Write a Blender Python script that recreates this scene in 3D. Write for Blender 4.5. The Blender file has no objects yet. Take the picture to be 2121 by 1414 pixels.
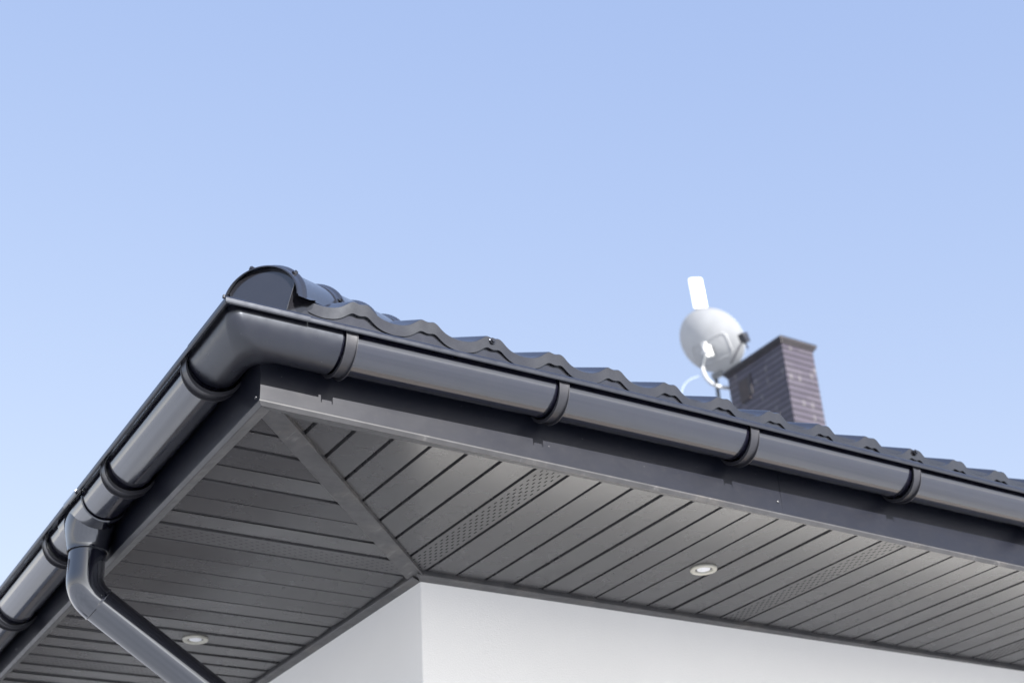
import bpy, math, random
from mathutils import Vector
random.seed(7)
S = bpy.context.scene
COL = S.collection
R = math.radians
Z0 = 3.053                       # soffit height above the ground; all shapes below are given from the soffit plane
PITCH = 29.5                     # roof pitch
TP = math.tan(R(PITCH))

# ------------------------------------------------------------------ camera, sky, sun, exposure
CAM = Vector((-1.1001, -2.65277, -1.45289 + Z0))
yaw, pit, roll, FPX = 0.98522695, 0.51086613, -0.06231083, 2935.3
d = Vector((math.cos(pit)*math.cos(yaw), math.cos(pit)*math.sin(yaw), math.sin(pit)))
r = Vector((math.sin(yaw), -math.cos(yaw), 0)); u = r.cross(d)
r2 = r*math.cos(roll) + u*math.sin(roll); u2 = -r*math.sin(roll) + u*math.cos(roll)
from mathutils import Matrix
cd = bpy.data.cameras.new('camera'); cam = bpy.data.objects.new('camera', cd); COL.objects.link(cam)
M = Matrix((r2, u2, -d)).transposed().to_4x4(); M.translation = CAM
cam.matrix_world = M
cd.sensor_width = 36; cd.lens = FPX*36/2121.0; cd.clip_end = 6000; cd.clip_start = .05
cd.dof.use_dof = True; cd.dof.focus_distance = 3.25; cd.dof.aperture_fstop = 4.5
S.camera = cam

SUN_FROM = Vector((-.01, -1.0, .4515)).normalized()
el = math.asin(SUN_FROM.z); az = math.atan2(SUN_FROM.x, SUN_FROM.y)
w = bpy.data.worlds.new('World'); S.world = w; w.use_nodes = True
nt = w.node_tree; nt.nodes.clear()
sk = nt.nodes.new('ShaderNodeTexSky'); sk.sky_type = 'NISHITA'; sk.sun_disc = False
sk.sun_elevation = el; sk.sun_rotation = az; sk.altitude = 150; sk.air_density = 1.0; sk.dust_density = .6; sk.ozone_density = 1.2
bg = nt.nodes.new('ShaderNodeBackground'); bg.inputs[1].default_value = .12
out = nt.nodes.new('ShaderNodeOutputWorld')
# thin high haze evens the sky out: each channel is compressed a little differently
sx = nt.nodes.new('ShaderNodeSeparateXYZ'); cx_ = nt.nodes.new('ShaderNodeCombineXYZ'); nt.links.new(sk.outputs[0], sx.inputs[0])
for i_, (pw_, k_) in enumerate(((.57, 1.42), (.46, 1.47), (.24, 2.20))):
    p_ = nt.nodes.new('ShaderNodeMath'); p_.operation = 'POWER'; p_.inputs[1].default_value = pw_; nt.links.new(sx.outputs[i_], p_.inputs[0])
    q_ = nt.nodes.new('ShaderNodeMath'); q_.operation = 'MULTIPLY'; q_.inputs[1].default_value = k_; nt.links.new(p_.outputs[0], q_.inputs[0]); nt.links.new(q_.outputs[0], cx_.inputs[i_])
mn = nt.nodes.new('ShaderNodeMath'); mn.operation = 'MINIMUM'; nt.links.new(cx_.inputs[0].links[0].from_socket, mn.inputs[0]); nt.links.new(cx_.inputs[1].links[0].from_socket, mn.inputs[1]); nt.links.new(mn.outputs[0], cx_.inputs[0])
mb_ = nt.nodes.new('ShaderNodeMath'); mb_.operation = 'MAXIMUM'; nt.links.new(cx_.inputs[2].links[0].from_socket, mb_.inputs[0]); nt.links.new(cx_.inputs[1].links[0].from_socket, mb_.inputs[1]); nt.links.new(mb_.outputs[0], cx_.inputs[2])
# the bright aureole round the sun and the pale horizon belt keep more of their strength
ex = nt.nodes.new('ShaderNodeMath'); ex.operation = 'SUBTRACT'; ex.inputs[1].default_value = 2.6; nt.links.new(sx.outputs[0], ex.inputs[0])
ex2 = nt.nodes.new('ShaderNodeMath'); ex2.operation = 'MAXIMUM'; ex2.inputs[1].default_value = 0; nt.links.new(ex.outputs[0], ex2.inputs[0])
au = nt.nodes.new('ShaderNodeVectorMath'); au.operation = 'SCALE'; au.inputs[0].default_value = (.36, .345, .325); nt.links.new(ex2.outputs[0], au.inputs['Scale'])
ad = nt.nodes.new('ShaderNodeVectorMath'); ad.operation = 'ADD'; nt.links.new(cx_.outputs[0], ad.inputs[0]); nt.links.new(au.outputs[0], ad.inputs[1])
nt.links.new(ad.outputs[0], bg.inputs[0]); nt.links.new(bg.outputs[0], out.inputs[0])
ld = bpy.data.lights.new('sun', 'SUN'); ld.energy = 4.6; ld.angle = R(.5); ld.color = (1, .97, .94)
lo = bpy.data.objects.new('sun', ld); COL.objects.link(lo)
lo.rotation_euler = SUN_FROM.to_track_quat('Z', 'Y').to_euler(); lo.location = (0, -5, 12)
S.view_settings.view_transform = 'Standard'; S.view_settings.look = 'None'
S.view_settings.gamma = 1; S.view_settings.use_curve_mapping = False
S.view_settings.exposure = 1.45
S.cycles.max_bounces = 8

# ------------------------------------------------------------------ helpers
class MB:
    def __init__(s): s.v = []; s.f = []; s.m = []; s.sm = []; s.uv = {}
    def vert(s, p): s.v.append((p[0], p[1], p[2])); return len(s.v)-1
    def face(s, idx, mi=0, smooth=False, uv=None):
        s.f.append(tuple(idx)); s.m.append(mi); s.sm.append(smooth)
        if uv: s.uv[len(s.f)-1] = uv
    def poly(s, pts, mi=0, smooth=False, uv=None): s.face([s.vert(p) for p in pts], mi, smooth, uv)
    def box(s, a, b, mi=0):
        x0, y0, z0 = a; x1, y1, z1 = b
        i = [s.vert(p) for p in ((x0,y0,z0),(x1,y0,z0),(x1,y1,z0),(x0,y1,z0),(x0,y0,z1),(x1,y0,z1),(x1,y1,z1),(x0,y1,z1))]
        for q in ((3,2,1,0),(4,5,6,7),(0,1,5,4),(1,2,6,5),(2,3,7,6),(3,0,4,7)): s.face([i[k] for k in q], mi)
    def prism(s, low, z0, z1, mi=0):          # polygon in plan, counter-clockwise, extruded z0..z1
        n = len(low); a = [s.vert((p[0],p[1],z0)) for p in low]; b = [s.vert((p[0],p[1],z1)) for p in low]
        s.face(a[::-1], mi); s.face(b, mi)
        for k in range(n): s.face((a[k], a[(k+1)%n], b[(k+1)%n], b[k]), mi)
    def grid(s, rows, closed_u=False, closed_v=False, mi=0, smooth=True, flip=False):
        ids = [[s.vert(p) for p in row] for row in rows]
        nu = len(ids); nv = len(ids[0])
        for i in range(nu if closed_u else nu-1):
            for j in range(nv if closed_v else nv-1):
                q = (ids[i][j], ids[(i+1)%nu][j], ids[(i+1)%nu][(j+1)%nv], ids[i][(j+1)%nv])
                s.face(q[::-1] if flip else q, mi, smooth)
        return ids
    def tube(s, pts, rad, n=20, mi=0, caps=True):
        rows = []; P = [Vector(p) for p in pts]
        ref = None
        for i, p in enumerate(P):
            t = ((P[min(i+1,len(P)-1)]-p).normalized() + (p-P[max(i-1,0)]).normalized()).normalized()
            if ref is None: ref = Vector((0,1,0)) if abs(t.y) < .9 else Vector((1,0,0))
            a = (ref - t*ref.dot(t)).normalized(); b = t.cross(a); ref = a
            rr = rad[i] if isinstance(rad, (list, tuple)) else rad
            rows.append([p + (a*math.cos(2*math.pi*k/n) + b*math.sin(2*math.pi*k/n))*rr for k in range(n)])
        ids = s.grid(rows, closed_v=True, mi=mi)
        if caps: s.face(ids[0], mi); s.face(ids[-1][::-1], mi)

def wloc(o):
    v = Vector(o.location)
    return v if o.parent is None else v + wloc(o.parent)
def obj(name, mb, mats, parent=None, origin=None, label=None, bevel=0, angle=40):
    me = bpy.data.meshes.new(name)
    if not isinstance(mats, (list, tuple)): mats = [mats]
    base = wloc(parent) if parent else Vector((0,0,0))
    if origin is not None: o_w = Vector(origin) + Vector((0,0,Z0))
    else:
        xs = list(zip(*mb.v)); o_w = Vector(((min(xs[0])+max(xs[0]))/2, (min(xs[1])+max(xs[1]))/2, min(xs[2])+Z0)) if parent is not None or True else base
    me.from_pydata([(x-o_w.x, y-o_w.y, z+Z0-o_w.z) for x, y, z in mb.v], [], mb.f)
    for m in mats: me.materials.append(m)
    me.polygons.foreach_set('material_index', mb.m); me.polygons.foreach_set('use_smooth', mb.sm)
    if mb.uv:
        ul = me.uv_layers.new(name='UVMap')
        for fi, uvs in mb.uv.items():
            p = me.polygons[fi]
            for k, li in enumerate(p.loop_indices): ul.data[li].uv = uvs[k]
    me.update()
    if any(mb.sm): me.set_sharp_from_angle(angle=R(38))
    o = bpy.data.objects.new(name, me); COL.objects.link(o)
    o.parent = parent; o.location = o_w - base
    if label: o['label'] = label
    if bevel:
        b = o.modifiers.new('bevel', 'BEVEL'); b.width = bevel; b.segments = 2; b.limit_method = 'ANGLE'; b.angle_limit = R(angle)
    return o
def thing(name, loc, label, cat, group=None):
    o = bpy.data.objects.new(name, None); COL.objects.link(o)
    o.location = Vector(loc) + Vector((0,0,Z0)); o['label'] = label; o['category'] = cat
    if group: o['group'] = group
    o.empty_display_size = .1
    return o

# ------------------------------------------------------------------ materials
def mat(name, col, rough=.5, metal=0, noise=None, bump=None, speck=0, coat=0, spec=.5, rvar=0.04, streak=None, scuff=0, ior=1.5):
    m = bpy.data.materials.new(name); m.use_nodes = True; t = m.node_tree; N = t.nodes; L = t.links
    b = N['Principled BSDF']; b.inputs['Base Color'].default_value = (*col, 1)
    b.inputs['Roughness'].default_value = rough; b.inputs['Metallic'].default_value = metal
    b.inputs['Specular IOR Level'].default_value = spec; b.inputs['IOR'].default_value = ior
    if ior > 1.6: b.inputs['Specular Tint'].default_value = (.84, .90, 1, 1)
    b.inputs['Coat Weight'].default_value = coat; b.inputs['Coat Roughness'].default_value = .12
    tc = N.new('ShaderNodeTexCoord'); geo = N.new('ShaderNodeNewGeometry')
    cur = None
    if noise:
        sc, amt = noise
        n = N.new('ShaderNodeTexNoise'); n.inputs['Scale'].default_value = sc; n.inputs['Detail'].default_value = 6
        L.new(geo.outputs['Position'], n.inputs['Vector'])
        mr = N.new('ShaderNodeMapRange'); mr.inputs['From Min'].default_value = .3; mr.inputs['From Max'].default_value = .7
        mr.inputs['To Min'].default_value = 1-amt; mr.inputs['To Max'].default_value = 1+amt; L.new(n.outputs['Fac'], mr.inputs['Value'])
        vm = N.new('ShaderNodeVectorMath'); vm.operation = 'SCALE'; vm.inputs[0].default_value = col; L.new(mr.outputs[0], vm.inputs['Scale'])
        cur = vm.outputs[0]
        n2 = N.new('ShaderNodeTexNoise'); n2.inputs['Scale'].default_value = sc*2.7; n2.inputs['Detail'].default_value = 5
        L.new(geo.outputs['Position'], n2.inputs['Vector'])
        r_ = N.new('ShaderNodeMapRange'); r_.inputs['From Min'].default_value = .3; r_.inputs['From Max'].default_value = .7
        r_.inputs['To Min'].default_value = rough-rvar; r_.inputs['To Max'].default_value = rough+rvar
        L.new(n2.outputs['Fac'], r_.inputs['Value']); L.new(r_.outputs[0], b.inputs['Roughness'])
    if speck:
        vo = N.new('ShaderNodeTexVoronoi'); vo.inputs['Scale'].default_value = speck; L.new(geo.outputs['Position'], vo.inputs['Vector'])
        no = N.new('ShaderNodeTexNoise'); no.inputs['Scale'].default_value = speck*.35; no.inputs['Detail'].default_value = 3; L.new(geo.outputs['Position'], no.inputs['Vector'])
        a = N.new('ShaderNodeMapRange'); a.inputs['From Min'].default_value = .10; a.inputs['From Max'].default_value = .05; L.new(vo.outputs['Distance'], a.inputs['Value'])
        c = N.new('ShaderNodeMapRange'); c.inputs['From Min'].default_value = .58; c.inputs['From Max'].default_value = .66; L.new(no.outputs['Fac'], c.inputs['Value'])
        mu = N.new('ShaderNodeMath'); mu.operation = 'MULTIPLY'; L.new(a.outputs[0], mu.inputs[0]); L.new(c.outputs[0], mu.inputs[1])
        mx = N.new('ShaderNodeMix'); mx.data_type = 'RGBA'; L.new(mu.outputs[0], mx.inputs['Factor'])
        if cur: L.new(cur, mx.inputs['A'])
        else: mx.inputs['A'].default_value = (*col, 1)
        mx.inputs['B'].default_value = (.14, .14, .14, 1); cur = mx.outputs['Result']
    if streak:                                   # thin dusty film, stretched along one axis
        mp = N.new('ShaderNodeMapping'); mp.inputs['Scale'].default_value = streak[:3]; L.new(geo.outputs['Position'], mp.inputs['Vector'])
        no = N.new('ShaderNodeTexNoise'); no.inputs['Scale'].default_value = 1; no.inputs['Detail'].default_value = 7; no.inputs['Roughness'].default_value = .65; L.new(mp.outputs[0], no.inputs['Vector'])
        c = N.new('ShaderNodeMapRange'); c.inputs['From Min'].default_value = .50; c.inputs['From Max'].default_value = .80; c.inputs['To Max'].default_value = .45; L.new(no.outputs['Fac'], c.inputs['Value'])
        mx = N.new('ShaderNodeMix'); mx.data_type = 'RGBA'; L.new(c.outputs[0], mx.inputs['Factor'])
        if cur: L.new(cur, mx.inputs['A'])
        else: mx.inputs['A'].default_value = (*col, 1)
        if len(streak) > 3: c.inputs['To Max'].default_value = streak[3]
        mx.inputs['B'].default_value = (.13, .115, .095, 1); cur = mx.outputs['Result']
    if scuff:
        mp = N.new('ShaderNodeMapping'); mp.inputs['Rotation'].default_value = (0, 0, R(-12)); mp.inputs['Scale'].default_value = (70, 9, 40); L.new(geo.outputs['Position'], mp.inputs['Vector'])
        no = N.new('ShaderNodeTexNoise'); no.inputs['Scale'].default_value = 1; no.inputs['Detail'].default_value = 9; no.inputs['Roughness'].default_value = .7; L.new(mp.outputs[0], no.inputs['Vector'])
        nb = N.new('ShaderNodeTexNoise'); nb.inputs['Scale'].default_value = 9; nb.inputs['Detail'].default_value = 2; L.new(geo.outputs['Position'], nb.inputs['Vector'])
        c = N.new('ShaderNodeMapRange'); c.inputs['From Min'].default_value = .56; c.inputs['From Max'].default_value = .72; c.inputs['To Max'].default_value = scuff; L.new(no.outputs['Fac'], c.inputs['Value'])
        e = N.new('ShaderNodeMapRange'); e.inputs['From Min'].default_value = .50; e.inputs['From Max'].default_value = .62; L.new(nb.outputs['Fac'], e.inputs['Value'])
        mu = N.new('ShaderNodeMath'); mu.operation = 'MULTIPLY'; L.new(c.outputs[0], mu.inputs[0]); L.new(e.outputs[0], mu.inputs[1])
        mx = N.new('ShaderNodeMix'); mx.data_type = 'RGBA'; L.new(mu.outputs[0], mx.inputs['Factor'])
        if cur: L.new(cur, mx.inputs['A'])
        else: mx.inputs['A'].default_value = (*col, 1)
        mx.inputs['B'].default_value = (.22, .22, .22, 1); cur = mx.outputs['Result']
    if cur: L.new(cur, b.inputs['Base Color'])
    if bump:
        sc, st = bump
        n = N.new('ShaderNodeTexNoise'); n.inputs['Scale'].default_value = sc; n.inputs['Detail'].default_value = 4
        L.new(geo.outputs['Position'], n.inputs['Vector'])
        bp = N.new('ShaderNodeBump'); bp.inputs['Strength'].default_value = st; bp.inputs['Distance'].default_value = .002
        L.new(n.outputs['Fac'], bp.inputs['Height']); L.new(bp.outputs[0], b.inputs['Normal'])
    return m

M_gut = mat('gutter_plastic', (.0045,.0045,.0100), .15, noise=(9,.15), speck=70, bump=(7,.03), rvar=.03, spec=.5, coat=.7, ior=2.0, streak=(30,30,60,.06))
M_corner = mat('corner_plastic', (.0050,.0052,.0095), .31, noise=(14,.12), speck=80, bump=(12,.04), rvar=.04, spec=.5, ior=1.78, streak=(25,25,25,.04))
M_strap = mat('bracket_plastic', (.021,.0215,.027), .36, noise=(30,.12), bump=(60,.01), rvar=.03, spec=.7)
M_fas = mat('fascia_sheet', (.0040,.0050,.0105), .34, noise=(5,.12), speck=60, bump=(3,.04), rvar=.02, spec=.52, streak=(45,45,70,.045))
M_sof = mat('soffit_plastic', (.037,.0365,.039), .27, noise=(3,.07), speck=0, bump=(5,.03), rvar=.04)
M_trim = mat('trim_plastic', (.052,.052,.055), .42, noise=(18,.18), speck=90, bump=(40,.05), streak=(9,9,9), rvar=.05, scuff=.6)
M_dark = mat('dark_void', (.012,.012,.013), .7)
M_tile = mat('tile_coating', (.0105,.0103,.0125), .17, noise=(12,.15), speck=0, bump=(15,.03), rvar=.03, spec=.5, ior=1.95)
M_pipe = mat('pipe_plastic', (.0040,.0042,.0085), .10, noise=(10,.12), speck=60, bump=(6,.02), rvar=.02, spec=.5, ior=1.95, coat=.8)
M_wall = mat('white_render', (.845,.838,.812), .85, noise=(1.1,.03), bump=(260,.5), spec=.2)
M_refl_band = mat('reflection_band_brown', (.19,.165,.145), .6, noise=(6,.2), bump=(30,.3))  # for an invented lower wall band that browns the streak mirrored in the gutters
M_ring = mat('ring_nickel', (.42,.41,.36), .38, metal=.35, noise=(40,.08))
M_lens = mat('lens_frosted', (.66,.67,.70), .3, noise=(60,.03))
M_dish = mat('dish_paint', (.41,.42,.43), .42, noise=(6,.05))
M_white = mat('white_plastic', (.82,.82,.81), .45, noise=(8,.03))
M_galv = mat('galvanised_steel', (.16,.17,.18), .42, metal=.7, noise=(20,.12))
M_black = mat('black_plastic', (.02,.021,.028), .4, noise=(20,.1))
M_steel = mat('screw_steel', (.35,.35,.37), .35, metal=.9, noise=(200,.2))
M_cap = mat('chimney_cap_sheet', (.038,.034,.038), .45, noise=(14,.2))
M_brown = mat('grille_brown', (.040,.031,.030), .6, noise=(20,.2))
M_cable = mat('cable_grey', (.42,.47,.55), .5, noise=(20,.05))

def ground_mat():
    m = bpy.data.materials.new('winter_lawn_and_gravel'); m.use_nodes = True; t = m.node_tree; N = t.nodes; L = t.links; b = N['Principled BSDF']
    geo = N.new('ShaderNodeNewGeometry')
    n = N.new('ShaderNodeTexNoise'); n.inputs['Scale'].default_value = .35; n.inputs['Detail'].default_value = 8; L.new(geo.outputs['Position'], n.inputs['Vector'])
    cr = N.new('ShaderNodeValToRGB'); cr.color_ramp.elements[0].position = .35; cr.color_ramp.elements[0].color = (.40,.405,.41,1)
    cr.color_ramp.elements[1].position = .65; cr.color_ramp.elements[1].color = (.52,.525,.53,1)
    L.new(n.outputs['Fac'], cr.inputs[0]); L.new(cr.outputs[0], b.inputs['Base Color']); b.inputs['Roughness'].default_value = .95
    n2 = N.new('ShaderNodeTexNoise'); n2.inputs['Scale'].default_value = 30; L.new(geo.outputs['Position'], n2.inputs['Vector'])
    bp = N.new('ShaderNodeBump'); bp.inputs['Strength'].default_value = .5; L.new(n2.outputs['Fac'], bp.inputs['Height']); L.new(bp.outputs[0], b.inputs['Normal'])
    return m

def vent_mat(su=.14, sv=.21, dk=.006):
    """perforated board: staggered short slots drawn in dark colour, painting the shade inside (UV in metres: u across the board, v along it)"""
    m = mat('perforated_board', (.037,.0365,.039), .32, noise=(3,.07), bump=(5,.06), rvar=.05); t = m.node_tree; N = t.nodes; L = t.links; b = N['Principled BSDF']
    uv = N.new('ShaderNodeUVMap'); sp = N.new('ShaderNodeSeparateXYZ'); L.new(uv.outputs[0], sp.inputs[0])
    def op(o, a, c=None):
        n = N.new('ShaderNodeMath'); n.operation = o
        for i, q in enumerate((a, c)):
            if q is None: continue
            if isinstance(q, (int, float)): n.inputs[i].default_value = q
            else: L.new(q, n.inputs[i])
        return n.outputs[0]
    U, V = sp.outputs[0], sp.outputs[1]
    PU, PV = .0115, .032                                     # slot pitch across and along
    uu = op('DIVIDE', U, PU); row = op('FLOOR', uu); fu = op('SUBTRACT', op('FRACT', uu), .5)
    vv = op('ADD', op('DIVIDE', V, PV), op('MULTIPLY', row, -.66)); fv = op('SUBTRACT', op('FRACT', vv), .5)
    a = op('LESS_THAN', op('ABSOLUTE', fu), su); c = op('LESS_THAN', op('ABSOLUTE', fv), sv)
    inu = op('LESS_THAN', op('ABSOLUTE', op('SUBTRACT', U, .046)), .0345*1.0)
    k = op('MULTIPLY', op('MULTIPLY', a, c), inu)
    mx = N.new('ShaderNodeMix'); mx.data_type = 'RGBA'; L.new(k, mx.inputs['Factor'])
    src = b.inputs['Base Color'].links[0].from_socket; L.new(src, mx.inputs['A']); mx.inputs['B'].default_value = (dk,dk,dk*1.1,1); L.new(mx.outputs['Result'], b.inputs['Base Color'])
    L.new(op('MULTIPLY', op('SUBTRACT', 1, k), .5), b.inputs['Specular IOR Level'])
    return m
M_vent = vent_mat(); M_ventL = vent_mat(.08, .13, .012)

def brick_mat():
    m = bpy.data.materials.new('chimney_clinker'); m.use_nodes = True; t = m.node_tree; N = t.nodes; L = t.links; b = N['Principled BSDF']
    uv = N.new('ShaderNodeUVMap')
    br = N.new('ShaderNodeTexBrick'); br.offset = .5; br.inputs['Scale'].default_value = 1
    br.inputs['Brick Width'].default_value = .25; br.inputs['Row Height'].default_value = .075; br.inputs['Mortar Size'].default_value = .004
    br.inputs['Mortar Smooth'].default_value = .2; br.inputs['Bias'].default_value = 0
    br.inputs['Color1'].default_value = (.080,.071,.088,1); br.inputs['Color2'].default_value = (.058,.050,.068,1); br.inputs['Mortar'].default_value = (.07,.06,.075,1)
    L.new(uv.outputs[0], br.inputs['Vector'])
    sp = N.new('ShaderNodeSeparateXYZ'); L.new(uv.outputs[0], sp.inputs[0])
    def op(o, a, c=None):
        n = N.new('ShaderNodeMath'); n.operation = o
        for i, q in enumerate((a, c)):
            if q is None: continue
            if isinstance(q, (int, float)): n.inputs[i].default_value = q
            else: L.new(q, n.inputs[i])
        return n.outputs[0]
    row = op('FLOOR', op('DIVIDE', sp.outputs[1], .075))
    # pale head joints: every other course, where lime has bled out
    fr = op('FRACT', op('ADD', op('DIVIDE', sp.outputs[0], .125), op('MULTIPLY', row, .5)))
    jo = op('LESS_THAN', op('ABSOLUTE', op('SUBTRACT', fr, .5)), .07)
    wn = N.new('ShaderNodeTexWhiteNoise'); wn.noise_dimensions = '2D'
    cb = N.new('ShaderNodeCombineXYZ'); L.new(row, cb.inputs[1]); L.new(op('FLOOR', op('ADD', op('DIVIDE', sp.outputs[0], .125), op('MULTIPLY', row, .5))), cb.inputs[0]); L.new(cb.outputs[0], wn.inputs['Vector'])
    k = op('MULTIPLY', op('MULTIPLY', jo, op('GREATER_THAN', wn.outputs['Value'], .84)), .22)
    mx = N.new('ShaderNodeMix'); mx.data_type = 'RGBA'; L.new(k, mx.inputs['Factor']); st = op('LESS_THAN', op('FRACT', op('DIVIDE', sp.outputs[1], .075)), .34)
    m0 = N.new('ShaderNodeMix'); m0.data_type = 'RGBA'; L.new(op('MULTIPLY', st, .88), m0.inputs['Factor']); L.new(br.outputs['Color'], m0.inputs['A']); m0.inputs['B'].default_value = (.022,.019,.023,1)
    L.new(m0.outputs['Result'], mx.inputs['A']); mx.inputs['B'].default_value = (.42,.41,.36,1)
    L.new(mx.outputs['Result'], b.inputs['Base Color']); b.inputs['Roughness'].default_value = .34
    bp = N.new('ShaderNodeBump'); bp.inputs['Strength'].default_value = 1; bp.inputs['Distance'].default_value = .012; bp.invert = True
    L.new(br.outputs['Fac'], bp.inputs['Height']); L.new(bp.outputs[0], b.inputs['Normal'])
    return m
M_brick = brick_mat()

# ------------------------------------------------------------------ ground
g = MB(); g.poly([(-2500,-2500,-Z0),(2500,-2500,-Z0),(2500,2500,-Z0),(-2500,2500,-Z0)])
go = obj('ground', g, ground_mat()); go['kind'] = 'structure'; go['label'] = 'pale dry ground around the white house'

# ------------------------------------------------------------------ house
WX, WY = .838, .836            # wall corner
LX = 17.0                      # far ends of the building (outside the frame)
house = thing('house', (9, 9, -Z0), 'white rendered house with an anthracite hipped tile roof, deep slatted eaves and dark gutters', 'house')

def swp(p, left):              # left-hand eave is the right-hand one mirrored about the hip
    return (p[1], p[0], p[2]) if left else p

# walls: a slight out-of-square right wall as in the photograph
b = MB(); T = .0
q = [(WX, WY), (LX, WY-.0147*(LX-WX)), (LX, LX), (WX, LX)]
b.prism(q, -Z0-.05, -.004)
obj('wall', b, M_wall, house, bevel=.004)
b = MB(); b.prism([(WX-.022, WY-.022), (LX, WY-.022-.0147*(LX-WX)), (LX, WY+.1-.0147*(LX-WX)), (WX+.1, WY+.1), (WX+.1, LX), (WX-.022, LX)], -Z0-.05, -.66)  # unseen band, added so the gutters reflect a narrow brownish streak
obj('added_wall_band', b, M_refl_band, house, bevel=.003)

# soffit panels ------------------------------------------------------------
RIN, LIN = .0245, .0070        # where grooves start
RW, LW = .7805, .7950          # where boards stop at the wall trim
GW, GD = .0105, .013           # groove width, depth
def soffit(left):
    x0, pitch, t0, t1 = (.0289,.1019,LIN,LW) if left else (.0261,.1,RIN,RW)
    b = MB(); vents = []
    n = int((LX-.3)/pitch)
    for k in range(0, n):
        a = x0 + pitch*k + GW*.5; c = x0 + pitch*(k+1) - GW*.5
        jz = random.uniform(-.0006, .0006)
        ta = random.uniform(-.0011, .0011) * (2.2 if left else .8)
        # board polygon clipped at the hip diagonal
        ia, ic = min(t1, a), min(t1, c)
        tgt = b
        isv = (k % 12 == 7)
        if isv: tgt = MB()
        i0, i1 = t0-.02, None
        pts = [(a, i0), (c, i0), (c, ic)]
        if ic < t1 or ia < t1:
            if ia < t1 < c: pts.append((t1, t1))
        pts.append((a, ia))
        P = [swp((x, y, jz + (ta if x < (a+c)/2 else -ta)), left) for x, y in pts]
        uv = [(x-a, y) for x, y in pts]
        if left: P = P[::-1]; uv = uv[::-1]
        tgt.poly(P[::-1], 0, False, uv[::-1] if isv else None)
        # groove: steep side on one edge, sloping tongue on the other, floor above
        gp = lambda x, y, z: swp((x, y, z), left)
        ya = ic
        c2 = c + GW; yb = min(t1, c2)
        for (p, q_) in (((c, jz, ya), (c+.0015, GD, ya)), ((c+.0015, GD, ya), (c+GW*.62, GD, yb)), ((c+GW*.62, GD, yb), (c2, 0, yb))):
            (xa, za, y1), (xb, zb, y2) = p, q_
            f = [gp(xa, i0, za), gp(xb, i0, zb), gp(xb, y2, zb), gp(xa, y1, za)]
            b.poly(f if left else f[::-1], 0)
        # blind end of the groove
        f = [gp(c, t0, 0), gp(c+.0015, t0, GD), gp(c+GW*.62, t0, GD), gp(c2, t0, 0)]
        b.poly(f, 0)
        if isv: vents.append(tgt)
    # first filler at the corner and a backing sheet above everything
    f = [swp(p, left) for p in ((0,t0-.02,-.0003),(x0+GW*.5,t0-.02,-.0003),(x0+GW*.5,x0,-.0003),(0,.0,-.0003))]
    b.poly(f, 0)
    o = obj('soffit', b, [M_sof, M_dark], house)
    for v in vents:
        if True:
            obj('perforated_board', v, M_ventL if left else M_vent, o)
    return o
sofR = soffit(False); sofL = soffit(True)

# added dark sheet above the soffit so no light leaks through the grooves
b = MB(); b.prism([(-.035,-.035),(LX,-.035),(LX,LX),(-.035,LX)], .03, .034)
obj('dark_backing', b, M_dark, house)
b = MB(); b.box((-.03,-.03,.0022),(.06,.06,.006)); obj('corner_plate', b, M_sof, house)

# mitre strip under the hip
b = MB(); s2 = 1/math.sqrt(2)
def dg(s, uo, z): return ((s+uo)*s2, (s-uo)*s2, z)
prof = [(-.0355, .0), (-.0355,-.0050), (-.034,-.0060), (.0175,-.0060), (.0185,-.0100), (.0225,-.0100), (.0230,-.0085), (.0230,.004)]
rows = []
for s in [-.015 + i*(1.168+.015)/14 for i in range(15)]:
    rows.append([dg(s, uo, z + .0006*math.sin(s*9)) for uo, z in prof])
ids = b.grid(rows, smooth=False, flip=True); b.face(ids[0][::-1])
obj('mitre_strip', b, M_trim, house)

# wall trims
for left in (False, True):
    b = MB()
    e0 = LW if left else RW
    W = WX if left else WY
    x_end = LX
    def wl(x): return W+.004 if left else WY+.004-.0147*(x-WX)
    prof = lambda x: [(e0+.006, .012), (e0+.006, -.010), (e0+.009, -.0125), (e0+.011,-.0125), (wl(x)-.004, -.0125), (wl(x)-.001,-.0125), (wl(x), 0.0)]
    rows = []
    for x in (e0+.02, 1.5, 3, 6, x_end):
        rows.append([swp((max(x, y) if x < 1 else x, y, z), left) for y, z in prof(x)])
    b.grid(rows, smooth=False, flip=not left)
    obj('wall_trim', b, M_trim, house)
    b = MB(); b.poly([swp(p, left) for p in ((e0-.02,e0-.01,.014),(x_end,e0-.01,.014),(x_end,e0+.02,.014),(e0-.02,e0+.02,.014))]); 

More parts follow.
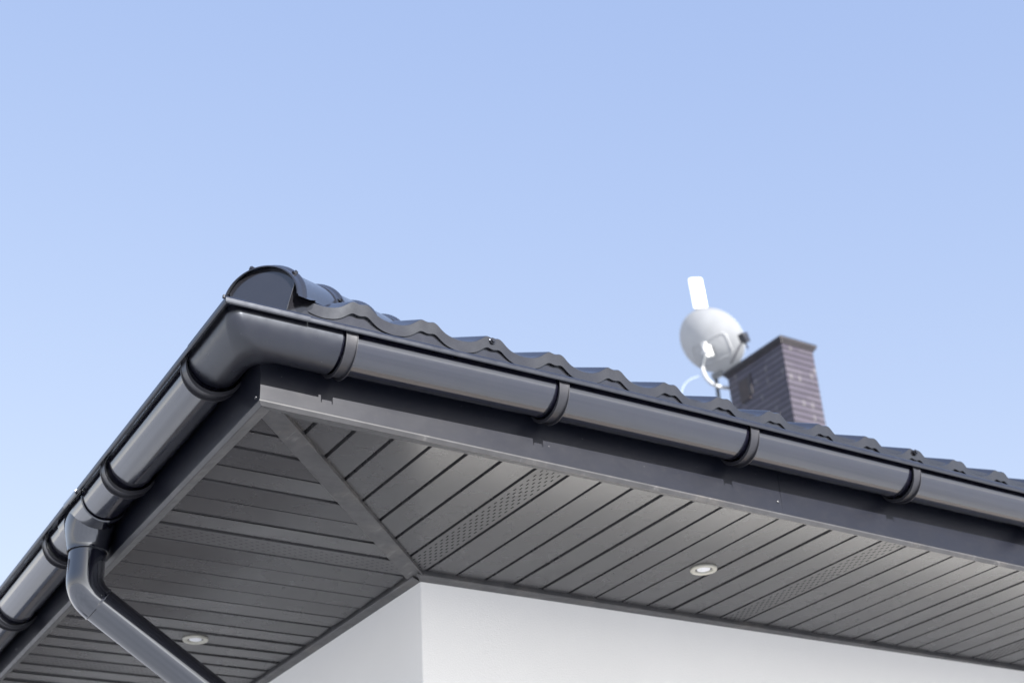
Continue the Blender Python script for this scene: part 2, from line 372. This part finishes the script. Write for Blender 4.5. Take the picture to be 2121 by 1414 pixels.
# fascia ------------------------------------------------------------------
FY = .041
for left in (False, True):
    b = MB()
    zb = lambda x: (-.012-.0075*min(x, 3)) if not left else (-.013-.008*min(x, 3))
    tin = (.0035 if left else .0245)
    rows = []
    xs = [-FY, .3, .8, 1.36, 1.62, 2.4, 3.2, 5, 9, LX]
    def P(x, d_, z): return swp((x, -d_, z), left)
    face = []
    for x in xs:
        wv = .0007*math.sin(x*7.3+1)
        c0 = max(x, -FY)
        zz = zb(max(x,0))
        face.append([(x, .041+wv*0, .150), (x, .041+wv, .075), (x, .041, .020), (x, .0415, zz+.003), (x, .041, zz)])
    rows = [[P(-pd if i == 0 else px_, pd, pz) for (px_, pd, pz) in row] for i, row in enumerate(face)]
    b.grid(rows, smooth=False, flip=left)
    fo = obj('fascia', b, M_fas, house)
    # lower edge trim with the drip fold and the flange under the boards
    b = MB(); rows = []
    for i, x in enumerate(xs):
        zz = zb(max(x, 0))
        pr = [(.0405, zz+.004), (.0430, zz+.001), (.0430, zz-.002), (.0360, zz-.0105), (.0330, zz-.0105), (.0315, zz-.0080), (0.0, -.0095), (-tin+.006, -.0042), (-tin, -.0038), (-tin, .001)]
        rows.append([P(-pd if i == 0 else x, pd, pz) for pd, pz in pr])
    b.grid(rows, smooth=False, flip=left)
    obj('eave_trim', b, M_trim, house)
    # screws
    sc = [(1.465, .012)] if not left else [(-.018, .004), (1.93, .002)]
    for sx, sz in sc:
        m = MB(); m.tube([P(sx,.041,sz), P(sx,.0430,sz), P(sx,.0440,sz)], [.0040,.0038,.0022], 10)
        obj('screw', m, M_strap, fo)
    if not left:                                            # overlap of two fascia sheets
        m = MB(); m.box((1.478,-.0416,-.018),(1.4786,-.0405,.148)); obj('sheet_joint', m, M_fas, fo)

# gutters -----------------------------------------------------------------
GC, GZ, GR = .1035, -.016, .0625     # circle centre (out from the soffit edge, below the lip), radius
def zt(x, left):
    if left: return .1415 - .0265*max(x+.184, 0) if x < 2.0 else .1415-.0265*2.184 - .004*(x-2.0)
    return .1415 + .0155*min(1, max(0,(x+.184)/1.1)) 
def gprof(rr=GR, n=30, top=-.003, a1=180):
    pts = [(GC+rr, top)]
    for i in range(n+1):
        a = R(a1)*i/n
        pts.append((GC + rr*math.cos(a), GZ - rr*math.sin(a)))
    pts.append((GC-rr, .004))
    return pts
gut = {}
for left in (False, True):
    b = MB()
    outer = gprof(); inner = gprof(GR-.002)[::-1]; loop = outer + inner
    start = .060 if not left else .075
    xs = [start] + [start + .35*i for i in range(1, 10)] + [5, 8, 12, LX+.15]
    rows = [[swp((x, -pd, zt(x, left)+pz), left) for pd, pz in loop] for x in xs]
    b.grid(rows, closed_v=True, flip=left)
    # rolled front bead
    bead = [(.1665,-.001),(.1690,.0),(.1755,.0),(.1785,-.0008),(.1810,-.0024),(.1829,-.0046),(.1840,-.0075),(.1840,-.0135),(.1832,-.0165),(.1810,-.0180),(.1785,-.0172),(.1775,-.0150),(.1775,-.0060),(.1760,-.0035),(.1665,-.0035)]
    xs2 = [.0121 if not left else .0391] + [x for x in xs if x > .09]
    rows = [[swp((x, -pd, zt(x, left)+pz), left) for pd, pz in bead] for x in xs2]
    ids = b.grid(rows, closed_v=True, smooth=False, flip=left, mi=1)
    b.face(ids[0][::-1] if left else ids[0], 1)
    gut[left] = obj('gutter', b, [M_gut, M_corner], house, label='half-round gutter along the %s eave' % ('left' if left else 'right'), bevel=0)

# corner piece: both arms swept round the corner, every profile point with its own fillet
b = MB(); CR = GR+.0028
prof = [(GC+CR, -.003)] + [(GC+CR*math.cos(R(180)*i/32), GZ-CR*math.sin(R(180)*i/32)) for i in range(33)] + [(GC-CR+.0002, .004)]
inn = [(GC+(CR-.004)*math.cos(R(180)*i/32), GZ-(CR-.004)*math.sin(R(180)*i/32)) for i in range(33)][::-1]
loop = prof + inn
armR, armL = .098, .078
NS = 26
rows = []
ts = []
def corner_pt(t, dd):
    # t in [-1,1]: -1 end of left arm, +1 end of right arm; fillet radius grows from the outer face towards the inner one
    fr = .030 + .50*max(0, (GC+CR) - dd)*.62
    c = (-dd+fr, -dd+fr)
    if t < -.5:
        k = (t+1)/.5; y = armL + k*((c[1]) - armL); return (-dd, y)
    if t > .5:
        k = (t-.5)/.5; x = c[0] + k*(armR - c[0]); return (x, -dd)
    a = R(180) + R(90)*(t+.5)
    return (c[0]+fr*math.cos(a), c[1]+fr*math.sin(a))
tt = [-1, -.97, -.85, -.7] + [-.5 + i/18 for i in range(19)] + [.7, .85, .97, 1]
for t in tt:
    row = []
    for pd, pz in loop:
        x, y = corner_pt(t, pd)
        row.append((x, y, .1425 + pz - .0004*(t > .9)))
    rows.append(row)
ids = b.grid(rows, closed_v=True)
b.face(ids[0]); b.face(ids[-1][::-1])
gc = obj('gutter_corner', b, M_corner, house, label='rounded moulded corner piece joining the two gutters')
# corner bead: two mitred lengths
beadc = [(.1660,-.0005),(.1690,.0010),(.1760,.0010),(.1792,.0002),(.1820,-.0016),(.1841,-.0040),(.1853,-.0070),(.1853,-.0140),(.1845,-.0172),(.1815,-.0188),(.1785,-.0175),(.1775,-.0150),(.1775,-.0060),(.1760,-.0040),(.1660,-.0045)]
for left, end in ((False, .0115), (True, .0385)):
    b = MB(); g_ = .0006
    rows = [[swp((-pd+g_ if i == 0 else end, -pd, .1417+pz+(.0 if i == 0 else zt(end, left)-.1417)), left) for pd, pz in beadc] for i in (0, 1)]
    ids = b.grid(rows, closed_v=True, smooth=False, flip=left); 
    b.face(ids[0][::-1] if left else ids[0]); b.face(ids[1] if left else ids[1][::-1])
    obj('bead_cover', b, M_corner, gc)
b = MB(); b.box((-.1885,-.180,.1360),(-.1845,-.173,.1440)); obj('bead_clip', b, M_black, gc, bevel=.001)

def strap(x, left, par, width=.029, zoff=0.0):
    b = MB(); n = 34; h = width/2; z_t = zt(x, left)+zoff
    pts = []
    for i in range(n+1):
        a = R(180*i/n)
        k = math.sin(max(0, a))
        rad = GR + .0050 + .0035*k*max(0, math.cos(a)+.35)
        pts.append((GC+rad*math.cos(a), GZ-rad*math.sin(a), a, k))
    pts = [(GC+GR+.0050, -.003, 0, 0)] + pts
    def pr(i):
        pd, pz, a, k = pts[i]
        nx, nz = math.cos(a), -math.sin(a)
        rh = .0006 + .0062*min(1, k*1.15)**1.6         # side ribs stand up towards the bottom
        o = []
        for (off, hh) in ((-h, 0), (-h, rh+.0022), (-h+.0022, rh+.0022), (-h+.0026, .0022), (0, .0018), (h-.0026, .0022), (h-.0022, rh+.0022), (h, rh+.0022), (h, 0), (h-.004, -.001), (-h+.004, -.001)):
            o.append(swp((x+off, -(pd+nx*hh), z_t+pz+nz*hh), left))
        return o
    ids = b.grid([pr(i) for i in range(len(pts))], closed_v=True, smooth=True, flip=left)
    b.face(ids[0][::-1] if left else ids[0])
    # hooked tab up in the bead
    b.box(*[swp(p, left) for p in ((x-h*.75, -(GC+GR+.0085), z_t-.012), (x+h*.75, -(GC+GR+.0020), z_t-.0005))][::1]) if not left else b.box((-(GC+GR+.0085), x-h*.75, z_t-.012), (-(GC+GR+.0020), x+h*.75, z_t-.0005))
    return obj('bracket', b, M_strap, par)
for x in (.119, .689, 1.293, 1.893, 2.49, 3.09, 3.69, 4.3): strap(x, False, gut[False])
for y in (.094, .668, 1.185, 1.735, 2.3, 2.9): strap(y, True, gut[True], width=.034)

# outlet, elbow and downpipe on the left gutter -----------------------------
OX, OY = -GC, .985; zo = zt(OY, True)
b = MB()
# saddle hugging the gutter
rows = []
for y in (OY-.125, OY-.123, OY+.086, OY+.088):
    rr = GR+.0035 if -.124 < y-OY < .087 else GR+.0005
    rows.append([swp((y, -pd, zo+pz), True) for pd, pz in gprof(rr, top=-.006)])
b.grid(rows, flip=True)
# funnel down to the socket
secs = [(.080,.0655,.087,2.6), (.060,.0655,.083,2.5), (.035,.0640,.074,2.3), (.010,.0600,.064,2.1), (-.012,.0560,.0565,2.0), (-.022,.0545,.0545,2.0), (-.026,.0545,.0545,2.0), (-.026,.0515,.0515,2.0), (.0,.051,.051,2)]
rows = []
for z, ax, ay, e in secs:
    z = z + .010
    row = []
    for k in range(48):
        a = 2*math.pi*k/48; ca, sa = math.cos(a), math.sin(a)
        row.append((OX+ax*math.copysign(abs(ca)**(2/e), ca), OY+ay*math.copysign(abs(sa)**(2/e), sa), z))
    rows.append(row)
b.grid(rows, closed_v=True)
# small bead cover of the outlet
bead2 = [(pd+(.0012 if pd > .17 else 0), pz) for pd, pz in beadc]
ids = b.grid([[swp((y, -pd, zo+pz), True) for pd, pz in bead2] for y in (OY-.125, OY-.02)], closed_v=True, smooth=False, flip=True)
b.face(ids[0][::-1]); b.face(ids[1])
dp_out = obj('gutter_outlet', b, M_pipe, gut[True])
# downpipe as a part of the house, elbows as its pieces
PR = .0490; PH = R(32.5)
top = Vector((OX, OY, -.016)); bend = Vector((OX, OY, -.128))
dirv = Vector((math.cos(PH), 0, -math.sin(PH)))
b = MB(); joint2 = bend + dirv*.050
wallx = WX - .085
Lp = (wallx - bend.x)/dirv.x; b2 = bend + dirv*Lp
b.tube([joint2, bend + dirv*(Lp-.10)], PR-.001, 48)
b.tube([b2+Vector((0,0,-.10)), (b2.x, b2.y, -Z0+.02)], PR-.001, 48)
dpo = obj('downpipe', b, M_pipe, house, label='round downpipe sloping back under the eave to the wall')
def elbow(p0, c, p1, rad, n=14):
    b = MB(); p0, c, p1 = Vector(p0), Vector(c), Vector(p1); pts = []
    la, lb = (c-p0).length, (p1-c).length; k = min(la, lb)*.90
    a0 = c + (p0-c).normalized()*k; a1 = c + (p1-c).normalized()*k
    pts = [p0]
    for i in range(n+1):
        t = i/n; pts.append(a0*(1-t)**2 + c*2*t*(1-t) + a1*t*t)
    pts.append(p1)
    b.tube(pts, rad, 48, caps=False); 
    return b
eb = elbow(top, bend, joint2, PR)
# raised moulding seam on the outer side, and the collar at each end
eb.tube([joint2 - dirv*.004, joint2, joint2 + dirv*.002], [PR+.0002, PR+.0016, PR+.0002], 48)
pts = []
k = .085
a0 = bend+Vector((0,0,1))*k; a1 = bend+dirv*.048
for i in range(15):
    t = i/14; c_ = a0*(1-t)**2 + bend*2*t*(1-t) + a1*t*t
    tg = ((bend-a0)*(1-t) + (a1-bend)*t).normalized(); nrm = Vector((tg.z, 0, -tg.x));
    if nrm.x > 0: nrm = -nrm
    pts.append(c_ + nrm*(PR+.0003) + Vector((0,-.006,0)))
eb.tube(pts, .0022, 8)
obj('elbow', eb, M_pipe, dpo)
eb = elbow(bend+dirv*(Lp-.12), b2, b2+Vector((0,0,-.12)), PR+.001); obj('elbow', eb, M_pipe, dpo)
for zc in (-.95, -2.3):
    m = MB(); m.tube([(b2.x,b2.y,zc),(b2.x,b2.y,zc+.025)], PR+.004, 32); m.tube([(b2.x,b2.y,zc+.012),(WX+.01,b2.y,zc+.012)], .006, 8)
    obj('pipe_clip', m, M_strap, dpo)

# roof --------------------------------------------------------------------
TW = .1821; TE = -.090; TZ = .2370            # wave pitch, eave line of the tiles, trough height at the eave
CX0 = .3585                                   # a crest position
def wave(x):
    f = ((x-CX0)/TW) % 1.0
    if f > .5: f -= 1
    a = abs(f)*TW
    K = [(0,.0256),(.0065,.0264),(.0135,.0280),(.0195,.0276),(.0270,.0235),(.036,.0165),(.047,.0095),(.060,.0042),(.075,.0012),(.0907,.0)]
    def h(i): return K[abs(i)][1] if i < len(K) else K[2*len(K)-2-i][1]
    for i in range(len(K)-1):
        (x0, y0_), (x1, y1_) = K[i], K[i+1]
        if a <= x1+1e-9:
            t = (a-x0)/(x1-x0); m0 = (y1_-h(i-1))/2 if i else 0; m1 = (h(i+2)-y0_)/2 if i < len(K)-2 else 0
            return (2*t**3-3*t**2+1)*y0_ + (t**3-2*t**2+t)*m0 + (-2*t**3+3*t**2)*y1_ + (t**3-t**2)*m1
    return 0
phase = sorted(set([s*v for v in (0,.004,.0085,.0125,.0165,.0205,.0245,.029,.034,.040,.047,.054,.062,.070,.080,.0905) for s in (-1,1)]))
HY = 8.55                                     # main ridge line of the hipped roof, in plan
LEN = .35*math.cos(R(PITCH)); ZL = .020
b = MB()
def cols(xmax):
    xs = []; k = -3
    while True:
        base = CX0 + k*TW
        if base-.1 > xmax: break
        fine = base < 5.5
        for p_ in (phase if fine else phase[::3]):
            if .004 <= base+p_ <= xmax: xs.append(base+p_)
        k += 1
    return xs
for left in (False, True):
    xs = cols(LX+.09)
    nrow = int((HY-TE)/LEN)+1
    for rw in range(nrow):
        y0 = TE + rw*LEN; y1 = min(TE + (rw+1)*LEN, HY)
        if y0 >= HY: break
        top_ = []; 
        prev = None
        use = xs if rw < 4 else xs[::2]
        for x in use:
            lim = x + .012 if rw else x+.012
            lim2 = (2*HY - x)
            lim = min(lim, lim2)
            if y0 >= lim: prev = None; continue
            ye = min(y1, lim); kk = (ye-y0)/(y1-y0+1e-9)
            wv = wave(x) - .0100*min(max(0, x-.85), 1.2)
            zf = TZ + (y0-TE)*TP + wv + (.030 if rw else 0)*1.0*0
            h0 = .024 if rw else 0.0
            za = TZ + (y0-TE)*TP + wv - ZL*left 
            zbk = TZ + (y0-TE)*TP + (ye-y0)*(TP-.022/LEN) + wv - ZL*left         # each course drops 22 mm behind its step
            drop = .0315 if rw == 0 else .022
            jit = .0008*math.sin(x*23+rw)
            A = b.vert(swp((x, y0+.001+jit-.19*wv, za), left)); A2 = b.vert(swp((x, y0-.0015+jit-.21*wv, za-.003), left)); B = b.vert(swp((x, ye, zbk), left)); Cc = b.vert(swp((x, y0+.001+jit-.15*wv, za-drop), left)); D_ = b.vert(swp((x, y0+.0045, za-drop-.0003), left))
            cur = (Cc, A2, A, B, D_)
            if prev:
                f1 = (prev[0], cur[0], cur[1], prev[1]); f2 = (prev[1], cur[1], cur[2], prev[2]); f3 = (prev[2], cur[2], cur[3], prev[3]); f4 = (prev[4], cur[4], cur[0], prev[0])
                for f in (f1, f2, f3, f4)[: (4 if rw == 0 else 3)]: b.face(f[::-1] if left else f, 0, True)
            prev = cur
# plain far slopes close the pyramid (out of sight)
zr = TZ + (HY-TE)*TP; zE = TZ; XE = 2*HY-TE
b.poly([(XE,TE,zE),(XE,XE,zE),(HY,HY,zr)]); b.poly([(XE,XE,zE),(TE,XE,zE),(HY,HY,zr)])
roof = obj('roof', b, M_tile, house, label='anthracite pressed metal tile sheets')
# eave flashing behind the tile front, running down into the gutter
for left in (False, True):
    m = MB(); m.grid([[swp(p, left) for p in ((x,-.0855,.150),(x,-.0862,.238-ZL*left),(x,-.0300,.250-ZL*left))] for x in (.03,.5,1,2,4,8,LX)], smooth=False, flip=left)
    obj('eave_flashing', m, M_tile, roof)
    # closing underside between flashing and fascia keeps daylight out of the roof space
    m = MB(); m.poly([swp(p, left) for p in ((.03,-.0845,.152),(LX,-.0845,.152),(LX,-.035,.152),(-.03,-.035,.152))]); obj('eave_closer', m, M_dark, roof)
    # self-drilling screws on tile crests
    for k in ((0, 1) if not left else ()):
        cx = CX0 + TW*(1 if k == 0 else 9); zc = TZ+.0285-.013-.0100*min(max(0, cx-.85), 1.2)
        m = MB(); m.tube([swp((cx-.003,TE-.004,zc),left), swp((cx-.003,TE-.0095,zc),left)], .0085, 14, 0); m.tube([swp((cx-.003,TE-.0090,zc),left), swp((cx-.003,TE-.0140,zc),left)], .0052, 6, 0)
        obj('tile_screw', m, M_tile, roof)

# hip capping
TH = TP*s2                                   # rise per metre along the plan diagonal
RR = .090
def hp(s, uo, z): return ((s+uo)*s2, (s-uo)*s2, z)
def hz(s): return .236 + (s+.07)*TH           # centre height of the round capping at distance s
SEG = .272; s0 = -.078
ns = 34
capn = []
for k in range(ns):
    a = s0 + k*SEG; e = a+SEG+.012
    if a > 11.9: break
    m = MB(); rows = []
    # collar bead at the lower end of every piece, body tapering uphill
    stations = [(a, .0010), (a+.002, .0020), (a+.020, .0020), (a+.025, .0042), (a+.030, .0078), (a+.036, .0094), (a+.042, .0084), (a+.048, .0048), (a+.054, .0018), (a+.060, .0012), (a+.2, .0), (e, -.0012)]
    for s, dr in stations:
        row = []
        q_ = RR+dr
        for i in range(37):
            an = math.pi*i/36
            row.append(hp(s, q_*math.cos(an), hz(s)+q_*math.sin(an)*1.0))
        # turned-out side flanges
        row = [hp(s, q_+.020, hz(s)-.018)] + [hp(s, q_+.001, hz(s)-.006)] + row + [hp(s, -q_-.001, hz(s)-.006)] + [hp(s, -q_-.020, hz(s)-.018)]
        rows.append(row)
    m.grid(rows, flip=False)
    inner = [[hp(s, (RR+dr-.003)*math.cos(math.pi*i/36), hz(s)+(RR+dr-.003)*math.sin(math.pi*i/36)) for i in range(37)] for s, dr in (stations[0], stations[-1])]
    m.grid(inner, flip=True)
    m.grid([rows[0][2:-2], inner[0]], smooth=False)
    if k < 12 or True:
        capn.append(obj('hip_capping', m, M_tile, roof))
# end disc and its side cheeks
m = MB(); se = -.066; q_ = RR-.0035; pts = []
for i in range(41):
    an = R(22) + R(136)*i/40
    pts.append((q_*math.cos(an)*1.0, hz(se)+q_*math.sin(an)))
pts += [(-.040, .120), (.040, .120)]
rows = [[hp(se-.003*(1-min(1,math.hypot(x,z-hz(se))/q_)), x*kk, hz(se)-.02+(z-hz(se)+.02)*kk) for x, z in pts] for kk in (1.0, .97, .6, .05)]
m.grid(rows, closed_v=True, flip=True)
m.grid([[hp(se, pts[0][0], pts[0][1]), hp(se, .040, .120)], [hp(se+.060, .104, .236), hp(se+.070, .112, .110)]], smooth=False)
m.tube([hp(se-.0025, pts[0][0]-.001, pts[0][1]), hp(se-.0025, .039, .120)], .0018, 8)
m.grid([[hp(se, -pts[0][0], pts[0][1]), hp(se, -.040, .120)], [hp(se+.060, -.104, .236), hp(se+.070, -.112, .110)]], smooth=False, flip=True)
obj('hip_end_cap', m, M_tile, roof)
for s, an in ((s0+.016, R(108)), (s0+.030, R(42)), (s0+SEG+.018, R(20))):
    m = MB(); c_ = Vector(hp(s, (RR+.004)*math.cos(an), hz(s)+(RR+.004)*math.sin(an))); nn = (Vector(hp(s, math.cos(an), hz(s)+math.sin(an)))-Vector(hp(s,0,hz(s))))
    m.tube([c_, c_+nn*.003], .0075, 12); m.tube([c_+nn*.003, c_+nn*.008], .0048, 6); obj('tile_screw', m, M_tile, roof)

# chimney -----------------------------------------------------------------
CXa, CXb, CYa, CYb, CT, CB = 8.926, 9.385, 7.119, 8.045, 5.985, 3.2
chim = MB()
def wallq(p0, p1):
    L_ = math.dist(p0, p1); u0 = (p0[0]+p0[1])
    chim.poly([(p0[0],p0[1],CB),(p1[0],p1[1],CB),(p1[0],p1[1],CT),(p0[0],p0[1],CT)], 0, False, [(0,CB),(L_,CB),(L_,CT),(0,CT)])
wallq((CXa,CYa),(CXb,CYa)); wallq((CXb,CYa),(CXb,CYb)); wallq((CXb,CYb),(CXa,CYb)); wallq((CXa,CYb),(CXa,CYa))
ch = obj('chimney', chim, M_brick, house, label='dark clinker brick chimney stack')
m = MB(); o_ = .038; m.box((CXa-o_*.5, CYa-o_*.5, CT+.004), (CXb+o_*.5, CYb+o_*.5, CT+.036)); m.box((CXa-o_, CYa-o_, CT+.034), (CXb+o_, CYb+o_, CT+.066))
m.box((CXa-o_-.006, CYa-o_-.006, CT+.0645), (CXb+o_+.006, CYb+o_+.006, CT+.074), 1)
obj('chimney_cap', m, [M_cap, M_black], ch, bevel=.004)
m = MB(); m.box((CXa-.012, CYb-.33, CT-.40), (CXa+.01, CYb-.17, CT-.14), 0); m.box((CXa-.014, CYb-.37, CT-.36), (CXa+.01, CYb-.335, CT-.11), 1)
obj('vent_grille', m, [M_brown, M_cap], ch)

# ------------------------------------------------------------------ downlights in the eaves
def downlight(c, label):
    t = thing('downlight', (c[0], c[1], 0), label, 'ceiling light', 'recessed round downlights in the eaves')
    n = 48; m = MB()
    prof = [(.0405,.001),(.0410,-.0040),(.0390,-.0070),(.0330,-.0076),(.0275,-.0060),(.0255,-.0020),(.0250,.0005)]
    m.grid([[ (c[0]+rr*math.cos(2*math.pi*k/n), c[1]+rr*math.sin(2*math.pi*k/n), z) for k in range(n)] for rr, z in prof], closed_v=True)
    obj('bezel', m, M_ring, t)
    m = MB(); m.grid([[ (c[0]+rr*math.cos(2*math.pi*k/n), c[1]+rr*math.sin(2*math.pi*k/n), z) for k in range(n)] for rr, z in ((.0205,-.0010),(.0195,-.0034),(.010,-.0040),(.0003,-.0042))], closed_v=True)
    obj('lens', m, M_lens, t)
    m = MB(); m.grid([[ (c[0]+rr*math.cos(2*math.pi*k/n), c[1]+rr*math.sin(2*math.pi*k/n), z) for k in range(n)] for rr, z in ((.0256,-.0006),(.0200,-.0008))], closed_v=True); obj('dark_gap_ring', m, M_black, t)  # flat black ring stands in for the shaded gap round the lens
    return t
downlight((1.5817, .432), 'round pale recessed downlight in the right-hand eave, between two perforated boards')
downlight((.4421, 1.619), 'round pale recessed downlight in the left-hand eave, beside the sloping downpipe')

# ------------------------------------------------------------------ aerials by the chimney
DC = Vector((8.897, 8.192, 6.559))
ax_az, ax_el = R(12), R(22)
AX = Vector((math.cos(ax_el)*math.cos(ax_az), math.cos(ax_el)*math.sin(ax_az), math.sin(ax_el)))     # the way the dish looks: away from us
SX = Vector((math.sin(ax_az), -math.cos(ax_az), 0)); UX = SX.cross(AX)
dish = thing('satellite_dish', tuple(Vector((8.863, 8.224, 5.956))-Vector((0,0,.1))), 'pale grey satellite dish seen from behind, on a curved arm beside the brick chimney', 'satellite dish')
m = MB(); RA, RB, DP = .445, .365, .085; EA = R(-42)
def dpt(rr, a, back=0):
    x, y = RA*rr*math.cos(a), RB*rr*math.sin(a)
    x, y = x*math.cos(EA)-y*math.sin(EA), x*math.sin(EA)+y*math.cos(EA)
    return DC + SX*x + UX*y + AX*(DP*(rr*rr-1) - back)
N_ = 56
rows = [[dpt(rr, 2*math.pi*k/N_, .004) for k in range(N_)] for rr in (.01,.15,.3,.45,.6,.75,.88,.96,1.0)] + [[dpt(1.02, 2*math.pi*k/N_, .006) for k in range(N_)], [dpt(1.02, 2*math.pi*k/N_, -.006) for k in range(N_)]] + [[dpt(rr, 2*math.pi*k/N_) for k in range(N_)] for rr in (1.0,.9,.75,.6,.45,.3,.15,.01)]
m.grid(rows, closed_v=True)
obj('reflector', m, M_dish, dish)
# pressed rounded-rectangle stiffener on the back
def backp(x, y, off=0):
    xe, ye = x*math.cos(-EA)-y*math.sin(-EA), x*math.sin(-EA)+y*math.cos(-EA)
    rr = math.hypot(xe/RA, ye/RB); return DC + SX*x + UX*y + AX*(DP*(rr*rr-1) - .004 - off)
m = MB(); pts = []
def rrect(cx, cy, hw, hh, rad, n=6):
    P_ = []
    for qx, qy, a0 in ((1,1,0),(-1,1,90),(-1,-1,180),(1,-1,270)):
        for i in range(n+1):
            a = R(a0+90*i/n); P_.append((cx+qx*(hw-rad)+rad*math.cos(a), cy+qy*(hh-rad)+rad*math.sin(a)))
    Q = []
    for (xa, ya), (xb, yb) in zip(P_, P_[1:]+P_[:1]):
        k_ = max(1, int(math.hypot(xb-xa, yb-ya)/.03))
        Q += [(xa+(xb-xa)*i/k_, ya+(yb-ya)*i/k_) for i in range(k_)]
    return Q
pp = rrect(-.01, -.125, .25, .135, .06); pp.append(pp[0])
m.tube([backp(x, y, -.001) for x, y in pp], .008, 8); 
obj('stiffener_rib', m, M_dish, dish)
# clamp plate and knob behind the reflector
m = MB()
def bb(m, c, hx, hy, hz_, X=SX, Y=UX, Z=AX):
    P_ = [c + X*sx*hx + Y*sy*hy + Z*sz*hz_ for sx, sy, sz in ((-1,-1,-1),(1,-1,-1),(1,1,-1),(-1,1,-1),(-1,-1,1),(1,-1,1),(1,1,1),(-1,1,1))]
    i = [m.vert(p) for p in P_]
    for q in ((3,2,1,0),(4,5,6,7),(0,1,5,4),(1,2,6,5),(2,3,7,6),(3,0,4,7)): m.face([i[k] for k in q])
cp = backp(-.02, -.13, .05)
bb(m, cp, .050, .070, .012); bb(m, cp + UX*.085 - SX*.02, .030, .035, .014); bb(m, cp-AX*.03, .012, .06, .04)
m.tube([cp-AX*.045-SX*.05, cp-AX*.045+SX*.03], .022, 12)
obj('mount_clamp', m, M_white, dish, bevel=.004)
# J-shaped arm from the chimney wall round and up to the clamp
arm0 = Vector((9.009, 8.088, 5.906))
e1 = cp - AX*.050 - SX*.055 - Vector((0,0,.30))
pts = []
m = MB(); p0 = arm0; p1 = Vector((8.823, 8.193, 5.907)); p2 = Vector((8.691, 8.177, 5.957)); p3 = Vector((8.687, 8.181, 6.146))
A_ = [p0, p1, p2, p3]
for i in range(21):
    t = i/20; pts.append(p0*(1-t)**3 + p1*3*t*(1-t)**2 + p2*3*t*t*(1-t) + p3*t**3)
m.tube(pts, .021, 14); obj('curved_arm', m, M_dish, dish)
m = MB(); m.tube([p3, p3+(cp-AX*.05-p3)*.35, cp-AX*.055], [.023,.017,.017], 12); obj('arm_top', m, M_galv, dish)
# feed arm and converter, beyond the rim on the far side
m = MB(); f0 = DC - UX*RB*.95; f1 = DC + AX*.50 - UX*.20 + SX*.02; f2 = Vector((8.890, 7.648, 6.309))
m.tube([Vector((8.756, 7.777, 6.015)), f2], .014, 8); m.tube([Vector((8.978, 7.703, 6.220)), f2], .010, 8)
bb(m, f2, .042, .056, .045); 
obj('feed_horn', m, M_black, dish, bevel=.006)
m = MB(); mp_ = Vector((8.893, 8.223, 6.152)); m.tube([Vector((8.922, 8.237, 6.127)), (Vector((8.922, 8.237, 6.127)).x, Vector((8.922, 8.237, 6.127)).y, 3.6)], .024, 12); 
bb(m, Vector((8.909, 8.182, 6.098)), .07, .035, .03); obj('mast', m, M_galv, dish)

# flat white panel aerial rising behind the dish
pc = Vector((9.004, 8.434, 7.360)); 
pan = thing('panel_antenna', tuple(pc-Vector((0,0,.7))), 'narrow bright white panel aerial sticking up behind the grey dish', 'antenna')
vr = Vector((0.7866, -0.6175, 0)); vf = Vector((0.6175, 0.7866, 0))
upv = (Vector((0,0,1)) - vr*.05).normalized()
m = MB(); pw, ph_ = .079, .212
rows = []
sq = [(-1,-.6),(-.6,-1),(.6,-1),(1,-.6),(1,.6),(.6,1),(-.6,1),(-1,.6)]          # flat box section with eased edges
for t, kw in ((-1,.93),(-.985,1),(.93,1),(.975,.97),(1,.86)):
    rows.append([pc + upv*(ph_*t + (.012*sx_*-.5 if t > .9 else 0)) + vr*(pw*kw*sx_) + vf*(.022*sy_) for sx_, sy_ in sq])
ids = m.grid(rows, closed_v=True, smooth=False); m.face(ids[0]); m.face(ids[-1][::-1])
obj('radome', m, M_white, pan)
m = MB(); m.tube([pc-upv*ph_*.9+vf*.04, pc-upv*(ph_+.55)+vf*.04], .018, 10); obj('pole', m, M_galv, pan)

# thin cable looping down from the dish to the tiles
cab = MB(); c0, c1, c2, c3 = Vector((8.698, 8.238, 6.057)), Vector((8.520, 8.263, 6.008)), Vector((8.423, 8.281, 5.913)), Vector((8.364, 8.266, 5.677))
cab.tube([c0*(1-t)**3 + c1*3*t*(1-t)**2 + c2*3*t*t*(1-t) + c3*t**3 for t in [i/16 for i in range(17)]], .0042, 6)
co = obj('cable', cab, M_cable); co['label'] = 'thin pale cable looping down from the dish arm to the roof tiles'; co['category'] = 'cable'
